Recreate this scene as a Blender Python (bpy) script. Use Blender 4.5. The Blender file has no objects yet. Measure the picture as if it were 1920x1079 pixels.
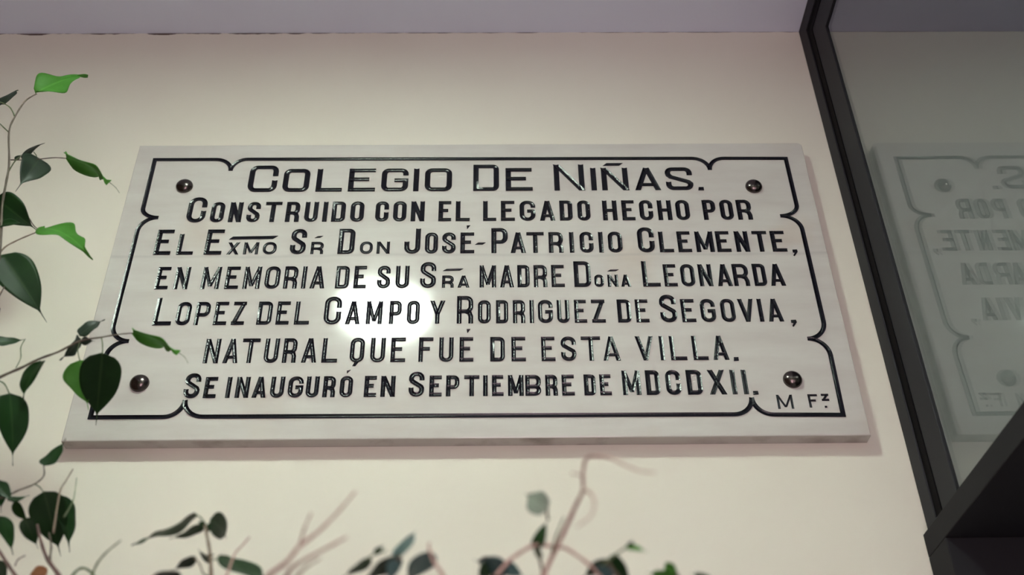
import bpy, bmesh, math, random
from mathutils import Vector, Matrix

# ---------------------------------------------------------------- scene, camera, light, exposure
scene = bpy.context.scene
COL = scene.collection
Z0 = 2.5                       # height of the plaque's centre above the floor
CEIL = 0.5306                  # ceiling above the plaque's centre
XG = 0.5535                    # front face of the glass partition

cam_data = bpy.data.cameras.new('camera')
cam = bpy.data.objects.new('camera', cam_data)
COL.objects.link(cam)
scene.camera = cam
right = Vector((0.9998883, -0.00766683, -0.01282987))
up = Vector((0.00570252, -0.59777832, 0.80164117))
fwd = Vector((0.01381547, 0.80162479, 0.59766782))
rot = Matrix((right, up, -fwd)).transposed()
cam.matrix_world = Matrix.Translation((0.03672551, -1.2041496, -0.90233053 + Z0)) @ rot.to_4x4()
cam_data.sensor_width = 36.0
cam_data.lens = 2031.633 / 1920 * 36.0
cam_data.clip_start = 0.02
cam_data.dof.use_dof = True
cam_data.dof.focus_distance = 1.46
cam_data.dof.aperture_fstop = 5.0

scene.view_settings.view_transform = 'Standard'
scene.view_settings.look = 'None'
scene.view_settings.gamma = 1.0
scene.view_settings.use_curve_mapping = False
scene.view_settings.exposure = 0.0

world = bpy.data.worlds.new('world')
scene.world = world
world.use_nodes = True
world.node_tree.nodes['Background'].inputs['Color'].default_value = (0.62, 0.70, 1.0, 1)
world.node_tree.nodes['Background'].inputs['Strength'].default_value = 1.0

LAMP = (-0.2195, -0.8338)      # round ceiling lamp, and its twin farther from the wall
LAMP_B = (0.20, -1.80)
LAMP_VEIL = (1.35, -1.10)  # unseen lamp added beyond the glass, brightens the veil over its reflection
LAMP_R = 0.096
LAMP_STRENGTH = 148.0

wl = bpy.data.lights.new('ambient_fill', 'AREA')  # unseen area light added as pinkish ambient fill, placed at the window opening
wl.shape = 'RECTANGLE'; wl.size = 0.64; wl.size_y = 1.3
wl.energy = 18.5
wl.color = (1.0, 0.70, 0.74)
wlo = bpy.data.objects.new('ambient_fill', wl)
wlo.location = (0.17, -2.30, 1.60)
wlo.rotation_euler = (math.radians(90), 0, 0)
COL.objects.link(wlo)

# ---------------------------------------------------------------- helpers
def link(o, parent=None):
    COL.objects.link(o)
    if parent is not None: o.parent = parent
    return o

def mesh_obj(name, bm, mat, parent=None, smooth=False):
    me = bpy.data.meshes.new(name)
    bmesh.ops.recalc_face_normals(bm, faces=bm.faces) if not smooth == 'keep' else None
    bm.to_mesh(me); bm.free()
    if smooth:
        for f in me.polygons: f.use_smooth = True
    for m in (mat if isinstance(mat, (list, tuple)) else [mat]): me.materials.append(m)
    return link(bpy.data.objects.new(name, me), parent)

def thing(name, label, cat, loc=(0, 0, 0), group=None):
    o = bpy.data.objects.new(name, None)
    o.empty_display_size = 0.05
    o.location = loc
    COL.objects.link(o)
    tag(o, label, cat, group)
    return o

def tag(o, label, cat, group=None):
    o['label'] = label; o['category'] = cat
    if group: o['group'] = group

def struct(o):
    o['kind'] = 'structure'
    return o

def box(bm, x0, x1, y0, y1, z0, z1, bevel=0.0):
    r = bmesh.ops.create_cube(bm, size=1.0, matrix=Matrix.Translation(((x0+x1)/2, (y0+y1)/2, (z0+z1)/2)) @ Matrix.Diagonal((x1-x0, y1-y0, z1-z0, 1)))
    if bevel:
        es = list({e for v in r['verts'] for e in v.link_edges})
        bmesh.ops.bevel(bm, geom=es, offset=bevel, segments=2, affect='EDGES', profile=0.5)

def box_obj(name, mat, parent, *a, **k):
    bm = bmesh.new(); box(bm, *a, **k)
    return mesh_obj(name, bm, mat, parent)

def lathe(bm, prof, M, n=40):
    rings = []
    for r, h in prof:
        if r < 1e-6: rings.append([bm.verts.new(M @ Vector((0, 0, h)))])
        else: rings.append([bm.verts.new(M @ Vector((r*math.cos(2*math.pi*i/n), r*math.sin(2*math.pi*i/n), h))) for i in range(n)])
    for a, b in zip(rings, rings[1:]):
        for i in range(n):
            j = (i+1) % n
            if len(a) == 1 and len(b) == 1: continue
            if len(a) == 1: bm.faces.new((a[0], b[i], b[j]))
            elif len(b) == 1: bm.faces.new((a[i], b[0], a[j]))
            else: bm.faces.new((a[i], b[i], b[j], a[j]))

# ---------------------------------------------------------------- materials
def new_mat(name, col, rough=0.5, metal=0.0, spec=0.5):
    m = bpy.data.materials.new(name); m.use_nodes = True
    b = m.node_tree.nodes['Principled BSDF']
    b.inputs['Base Color'].default_value = (*col, 1)
    b.inputs['Roughness'].default_value = rough
    b.inputs['Metallic'].default_value = metal
    b.inputs['Specular IOR Level'].default_value = spec
    return m, m.node_tree, b

def add_bump(nt, b, scale, strength, dist=0.001, detail=4.0, coord='Object'):
    tc = nt.nodes.new('ShaderNodeTexCoord'); n = nt.nodes.new('ShaderNodeTexNoise'); bp = nt.nodes.new('ShaderNodeBump')
    n.inputs['Scale'].default_value = scale; n.inputs['Detail'].default_value = detail
    bp.inputs['Strength'].default_value = strength; bp.inputs['Distance'].default_value = dist
    nt.links.new(tc.outputs[coord], n.inputs['Vector']); nt.links.new(n.outputs['Fac'], bp.inputs['Height'])
    nt.links.new(bp.outputs['Normal'], b.inputs['Normal'])
    return n

def mix_noise(nt, b, c0, c1, scale, lo=0.35, hi=0.65, detail=5.0, stretch=(1, 1, 1)):
    tc = nt.nodes.new('ShaderNodeTexCoord'); mp = nt.nodes.new('ShaderNodeMapping'); n = nt.nodes.new('ShaderNodeTexNoise'); r = nt.nodes.new('ShaderNodeValToRGB')
    mp.inputs['Scale'].default_value = stretch
    n.inputs['Scale'].default_value = scale; n.inputs['Detail'].default_value = detail
    r.color_ramp.elements[0].position = lo; r.color_ramp.elements[0].color = (*c0, 1)
    r.color_ramp.elements[1].position = hi; r.color_ramp.elements[1].color = (*c1, 1)
    nt.links.new(tc.outputs['Object'], mp.inputs['Vector']); nt.links.new(mp.outputs['Vector'], n.inputs['Vector'])
    nt.links.new(n.outputs['Fac'], r.inputs['Fac']); nt.links.new(r.outputs['Color'], b.inputs['Base Color'])
    return r

WALL_C = (0.80, 0.775, 0.675)
def wall_material():
    m, nt, b = new_mat('cream_wall_paint', WALL_C, 0.65, spec=0.3)
    L = nt.links.new
    r = mix_noise(nt, b, (0.79, 0.76, 0.66), (0.81, 0.785, 0.69), 3.0)
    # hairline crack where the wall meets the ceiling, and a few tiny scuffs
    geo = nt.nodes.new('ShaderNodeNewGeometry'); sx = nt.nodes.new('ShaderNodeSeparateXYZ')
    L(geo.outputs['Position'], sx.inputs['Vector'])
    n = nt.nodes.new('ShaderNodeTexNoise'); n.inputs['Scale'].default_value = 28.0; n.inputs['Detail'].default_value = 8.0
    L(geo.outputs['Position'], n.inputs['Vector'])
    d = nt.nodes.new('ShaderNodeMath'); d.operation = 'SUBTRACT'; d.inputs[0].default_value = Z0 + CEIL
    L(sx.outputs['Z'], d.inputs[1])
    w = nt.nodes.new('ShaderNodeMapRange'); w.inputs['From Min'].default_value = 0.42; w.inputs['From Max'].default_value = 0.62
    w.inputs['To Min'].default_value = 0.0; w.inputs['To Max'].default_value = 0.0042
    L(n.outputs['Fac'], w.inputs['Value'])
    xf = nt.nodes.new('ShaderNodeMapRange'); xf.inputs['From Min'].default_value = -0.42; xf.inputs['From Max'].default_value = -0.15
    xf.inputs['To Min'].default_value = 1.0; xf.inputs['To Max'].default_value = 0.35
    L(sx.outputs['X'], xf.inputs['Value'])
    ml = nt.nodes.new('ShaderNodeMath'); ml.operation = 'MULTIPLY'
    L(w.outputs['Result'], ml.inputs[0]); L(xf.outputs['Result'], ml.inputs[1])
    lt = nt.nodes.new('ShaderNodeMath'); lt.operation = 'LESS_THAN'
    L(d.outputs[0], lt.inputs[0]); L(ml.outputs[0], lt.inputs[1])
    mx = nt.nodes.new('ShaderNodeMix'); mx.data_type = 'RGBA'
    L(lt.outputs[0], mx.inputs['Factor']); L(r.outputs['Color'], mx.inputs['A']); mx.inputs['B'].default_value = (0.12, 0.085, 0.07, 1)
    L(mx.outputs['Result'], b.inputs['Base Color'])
    add_bump(nt, b, 260.0, 0.12, 0.0006)
    return m

M_WALL = wall_material()
m, nt, b = new_mat('ceiling_paint', (0.80, 0.86, 1.0), 0.8, spec=0.2); add_bump(nt, b, 200, 0.1, 0.0006); M_CEIL = m
m, nt, b = new_mat('floor_tiles', (0.45, 0.36, 0.28), 0.35); mix_noise(nt, b, (0.50, 0.48, 0.52), (0.60, 0.57, 0.62), 4.0); M_FLOOR = m
m, nt, b = new_mat('grey_wall_paint', (0.74, 0.77, 0.76), 0.7, spec=0.2); add_bump(nt, b, 120, 0.1); M_GREY = m

def marble():
    m, nt, b = new_mat('white_marble', (0.70, 0.68, 0.66), 0.10)
    L = nt.links.new
    tc = nt.nodes.new('ShaderNodeTexCoord')
    mp = nt.nodes.new('ShaderNodeMapping'); mp.inputs['Scale'].default_value = (1.0, 1.0, 5.0)
    L(tc.outputs['Object'], mp.inputs['Vector'])
    n = nt.nodes.new('ShaderNodeTexNoise'); n.inputs['Scale'].default_value = 5.0; n.inputs['Detail'].default_value = 7.0; n.inputs['Roughness'].default_value = 0.6
    L(mp.outputs['Vector'], n.inputs['Vector'])
    r = nt.nodes.new('ShaderNodeValToRGB'); e = r.color_ramp.elements
    e[0].position = 0.30; e[0].color = (0.575, 0.545, 0.515, 1); e[1].position = 0.68; e[1].color = (0.66, 0.65, 0.61, 1)
    L(n.outputs['Fac'], r.inputs['Fac'])
    # pinkish rust stains
    n2 = nt.nodes.new('ShaderNodeTexNoise'); n2.inputs['Scale'].default_value = 7.0; n2.inputs['Detail'].default_value = 4.0
    L(tc.outputs['Object'], n2.inputs['Vector'])
    mr = nt.nodes.new('ShaderNodeMapRange'); mr.inputs['From Min'].default_value = 0.60; mr.inputs['From Max'].default_value = 0.80; mr.inputs['To Max'].default_value = 0.45
    L(n2.outputs['Fac'], mr.inputs['Value'])
    mx = nt.nodes.new('ShaderNodeMix'); mx.data_type = 'RGBA'
    L(mr.outputs['Result'], mx.inputs['Factor']); L(r.outputs['Color'], mx.inputs['A']); mx.inputs['B'].default_value = (0.59, 0.48, 0.38, 1)
    # one thin grey vein running right across
    sx = nt.nodes.new('ShaderNodeSeparateXYZ'); L(tc.outputs['Object'], sx.inputs['Vector'])
    n3 = nt.nodes.new('ShaderNodeTexNoise'); n3.inputs['Scale'].default_value = 9.0; n3.inputs['Detail'].default_value = 5.0
    L(tc.outputs['Object'], n3.inputs['Vector'])
    a = nt.nodes.new('ShaderNodeMath'); a.operation = 'MULTIPLY_ADD'; a.inputs[1].default_value = 0.012; 
    L(n3.outputs['Fac'], a.inputs[0]); L(sx.outputs['Z'], a.inputs[2])
    s = nt.nodes.new('ShaderNodeMath'); s.operation = 'SUBTRACT'; s.inputs[1].default_value = 0.0435
    L(a.outputs[0], s.inputs[0])
    ab = nt.nodes.new('ShaderNodeMath'); ab.operation = 'ABSOLUTE'; L(s.outputs[0], ab.inputs[0])
    vr = nt.nodes.new('ShaderNodeMapRange'); vr.inputs['From Min'].default_value = 0.0; vr.inputs['From Max'].default_value = 0.004; vr.inputs['To Min'].default_value = 0.22; vr.inputs['To Max'].default_value = 0.0
    L(ab.outputs[0], vr.inputs['Value'])
    mv = nt.nodes.new('ShaderNodeMix'); mv.data_type = 'RGBA'
    L(vr.outputs['Result'], mv.inputs['Factor']); L(mx.outputs['Result'], mv.inputs['A']); mv.inputs['B'].default_value = (0.30, 0.29, 0.30, 1)
    # grime specks, only on the unpolished edge of the slab (its side faces)
    L(mv.outputs['Result'], b.inputs['Base Color'])
    b.inputs['Subsurface Weight'].default_value = 0.0
    return m

M_MARBLE = marble()
m, nt, b = new_mat('sawn_marble_edge', (0.6, 0.57, 0.54), 0.55); mix_noise(nt, b, (0.30, 0.26, 0.23), (0.60, 0.57, 0.53), 22.0, 0.22, 0.50, stretch=(1, 1, 3)); M_EDGE = m
m, nt, b = new_mat('black_letter_paint', (0.005, 0.006, 0.010), 0.13, spec=0.3); add_bump(nt, b, 420.0, 0.5, 0.0006, 3.0); M_PAINT = m
m, nt, b = new_mat('dark_bronze_stud', (0.10, 0.085, 0.08), 0.22, metal=1.0); add_bump(nt, b, 90, 0.05); M_STUD = m
m, nt, b = new_mat('grey_metal_profile', (0.031, 0.032, 0.037), 0.55, spec=0.15); add_bump(nt, b, 300, 0.05); M_METAL = m
m, nt, b = new_mat('black_rubber_gasket', (0.003, 0.003, 0.004), 0.6, spec=0.05); add_bump(nt, b, 200, 0.1); M_RUBBER = m
m, nt, b = new_mat('dark_header_metal', (0.022, 0.022, 0.025), 0.6, spec=0.1); add_bump(nt, b, 250, 0.05); M_HEADER = m
m, nt, b = new_mat('clear_glass', (0.93, 0.96, 0.94), 0.0); b.inputs['Transmission Weight'].default_value = 1.0; b.inputs['IOR'].default_value = 1.5; M_GLASS = m
n = nt.nodes.new('ShaderNodeTexNoise'); n.inputs['Scale'].default_value = 6.0; mr = nt.nodes.new('ShaderNodeMapRange'); mr.inputs['To Min'].default_value = 0.0; mr.inputs['To Max'].default_value = 0.02
nt.links.new(n.outputs['Fac'], mr.inputs['Value']); nt.links.new(mr.outputs['Result'], b.inputs['Roughness'])
m, nt, b = new_mat('bounce_cutting_brown', (0.10, 0.06, 0.04), 0.5); mix_noise(nt, b, (0.10, 0.055, 0.035), (0.15, 0.09, 0.06), 6.0, stretch=(8, 8, 0.6)); M_BOUNCE_CUT = m
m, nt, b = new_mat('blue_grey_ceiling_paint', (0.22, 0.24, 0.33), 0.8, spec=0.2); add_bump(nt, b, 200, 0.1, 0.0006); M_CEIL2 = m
m, nt, b = new_mat('lamp_rim_white', (0.8, 0.8, 0.8), 0.4); add_bump(nt, b, 200, 0.03); M_RIM = m
def lamp_cover(name, strength):
    m, nt, b = new_mat(name, (0.9, 0.9, 0.9), 0.5)
    b.inputs['Emission Color'].default_value = (0.83, 0.985, 0.84, 1); b.inputs['Emission Strength'].default_value = strength
    # glow weakens slightly away from straight down, added to darken the wall's edges
    geo = nt.nodes.new('ShaderNodeNewGeometry'); dp = nt.nodes.new('ShaderNodeVectorMath'); dp.operation = 'DOT_PRODUCT'
    nt.links.new(geo.outputs['Normal'], dp.inputs[0]); nt.links.new(geo.outputs['Incoming'], dp.inputs[1])
    ab = nt.nodes.new('ShaderNodeMath'); ab.operation = 'ABSOLUTE'; nt.links.new(dp.outputs['Value'], ab.inputs[0])
    pw = nt.nodes.new('ShaderNodeMath'); pw.operation = 'POWER'; pw.inputs[1].default_value = 0.15; nt.links.new(ab.outputs[0], pw.inputs[0])
    st = nt.nodes.new('ShaderNodeMath'); st.operation = 'MULTIPLY'; st.inputs[1].default_value = strength; nt.links.new(pw.outputs[0], st.inputs[0])
    nt.links.new(st.outputs[0], b.inputs['Emission Strength'])
    return m
M_LAMP = lamp_cover('lamp_cover', LAMP_STRENGTH)
M_LAMP_B = lamp_cover('dim_lamp_cover', LAMP_STRENGTH * 0.30)
m, nt, b = new_mat('white_window_frame', (0.75, 0.75, 0.75), 0.4); add_bump(nt, b, 100, 0.05); M_WFRAME = m

def leaf_mat(name, col, col2, trans, rough=0.45, spec=0.2):
    m, nt, b = new_mat(name, col, rough, spec=spec)
    L = nt.links.new
    r = mix_noise(nt, b, col, col2, 30.0)
    # pale midrib
    uv = nt.nodes.new('ShaderNodeUVMap'); sx = nt.nodes.new('ShaderNodeSeparateXYZ'); L(uv.outputs['UV'], sx.inputs['Vector'])
    s = nt.nodes.new('ShaderNodeMath'); s.operation = 'SUBTRACT'; s.inputs[1].default_value = 0.5; L(sx.outputs['Y'], s.inputs[0])
    a = nt.nodes.new('ShaderNodeMath'); a.operation = 'ABSOLUTE'; L(s.outputs[0], a.inputs[0])
    mr = nt.nodes.new('ShaderNodeMapRange'); mr.inputs['From Min'].default_value = 0.012; mr.inputs['From Max'].default_value = 0.05; mr.inputs['To Min'].default_value = 0.3; mr.inputs['To Max'].default_value = 0.0
    L(a.outputs[0], mr.inputs['Value'])
    mx = nt.nodes.new('ShaderNodeMix'); mx.data_type = 'RGBA'
    L(mr.outputs['Result'], mx.inputs['Factor']); L(r.outputs['Color'], mx.inputs['A']); mx.inputs['B'].default_value = (col2[0]*1.6+.02, col2[1]*1.5+.02, col2[2]*1.5+.01, 1)
    L(mx.outputs['Result'], b.inputs['Base Color'])
    t = nt.nodes.new('ShaderNodeBsdfTranslucent'); mix = nt.nodes.new('ShaderNodeMixShader'); mix.inputs['Fac'].default_value = trans
    L(mx.outputs['Result'], t.inputs['Color'])
    out = nt.nodes['Material Output']
    L(b.outputs['BSDF'], mix.inputs[1]); L(t.outputs['BSDF'], mix.inputs[2]); L(mix.outputs['Shader'], out.inputs['Surface'])
    return m
LEAF = {
 'y': leaf_mat('young_leaf', (0.07, 0.24, 0.03), (0.10, 0.32, 0.05), 0.45),
 'm': leaf_mat('mature_leaf', (0.007, 0.028, 0.006), (0.011, 0.042, 0.008), 0.22),
 'd': leaf_mat('dusky_leaf', (0.012, 0.022, 0.013), (0.018, 0.034, 0.018), 0.12),
 's': leaf_mat('sky_tinted_leaf', (0.05, 0.10, 0.10), (0.07, 0.14, 0.13), 0.15, 0.3, 0.5),  # bluish sky reflection put into the leaf colour
 'w': leaf_mat('pale_leaf', (0.26, 0.33, 0.27), (0.34, 0.41, 0.33), 0.3, 0.3),
 'o': leaf_mat('olive_leaf', (0.035, 0.065, 0.032), (0.05, 0.09, 0.045), 0.2),
 't': leaf_mat('withered_leaf', (0.35, 0.18, 0.08), (0.45, 0.25, 0.12), 0.2, 0.6),
}
BARK = {}
for k, c0, c1 in (('b', (0.06, 0.045, 0.03), (0.10, 0.075, 0.05)), ('g', (0.09, 0.13, 0.06), (0.13, 0.17, 0.08)),
                  ('p', (0.16, 0.12, 0.08), (0.22, 0.17, 0.12)), ('r', (0.40, 0.25, 0.21), (0.50, 0.33, 0.28)), ('k', (0.09, 0.05, 0.045), (0.14, 0.08, 0.07))):
    m, nt, b = new_mat('bark_' + {'b': 'brown', 'g': 'green', 'p': 'pale', 'r': 'pinkish', 'k': 'dark_red'}[k], c0, 0.6); mix_noise(nt, b, c0, c1, 60.0); BARK[k] = m
m, nt, b = new_mat('terracotta', (0.42, 0.18, 0.10), 0.7); mix_noise(nt, b, (0.38, 0.16, 0.09), (0.46, 0.21, 0.12), 12.0); M_POT = m
m, nt, b = new_mat('potting_soil', (0.03, 0.02, 0.015), 0.9); add_bump(nt, b, 60, 0.8, 0.01); M_SOIL = m

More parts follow.
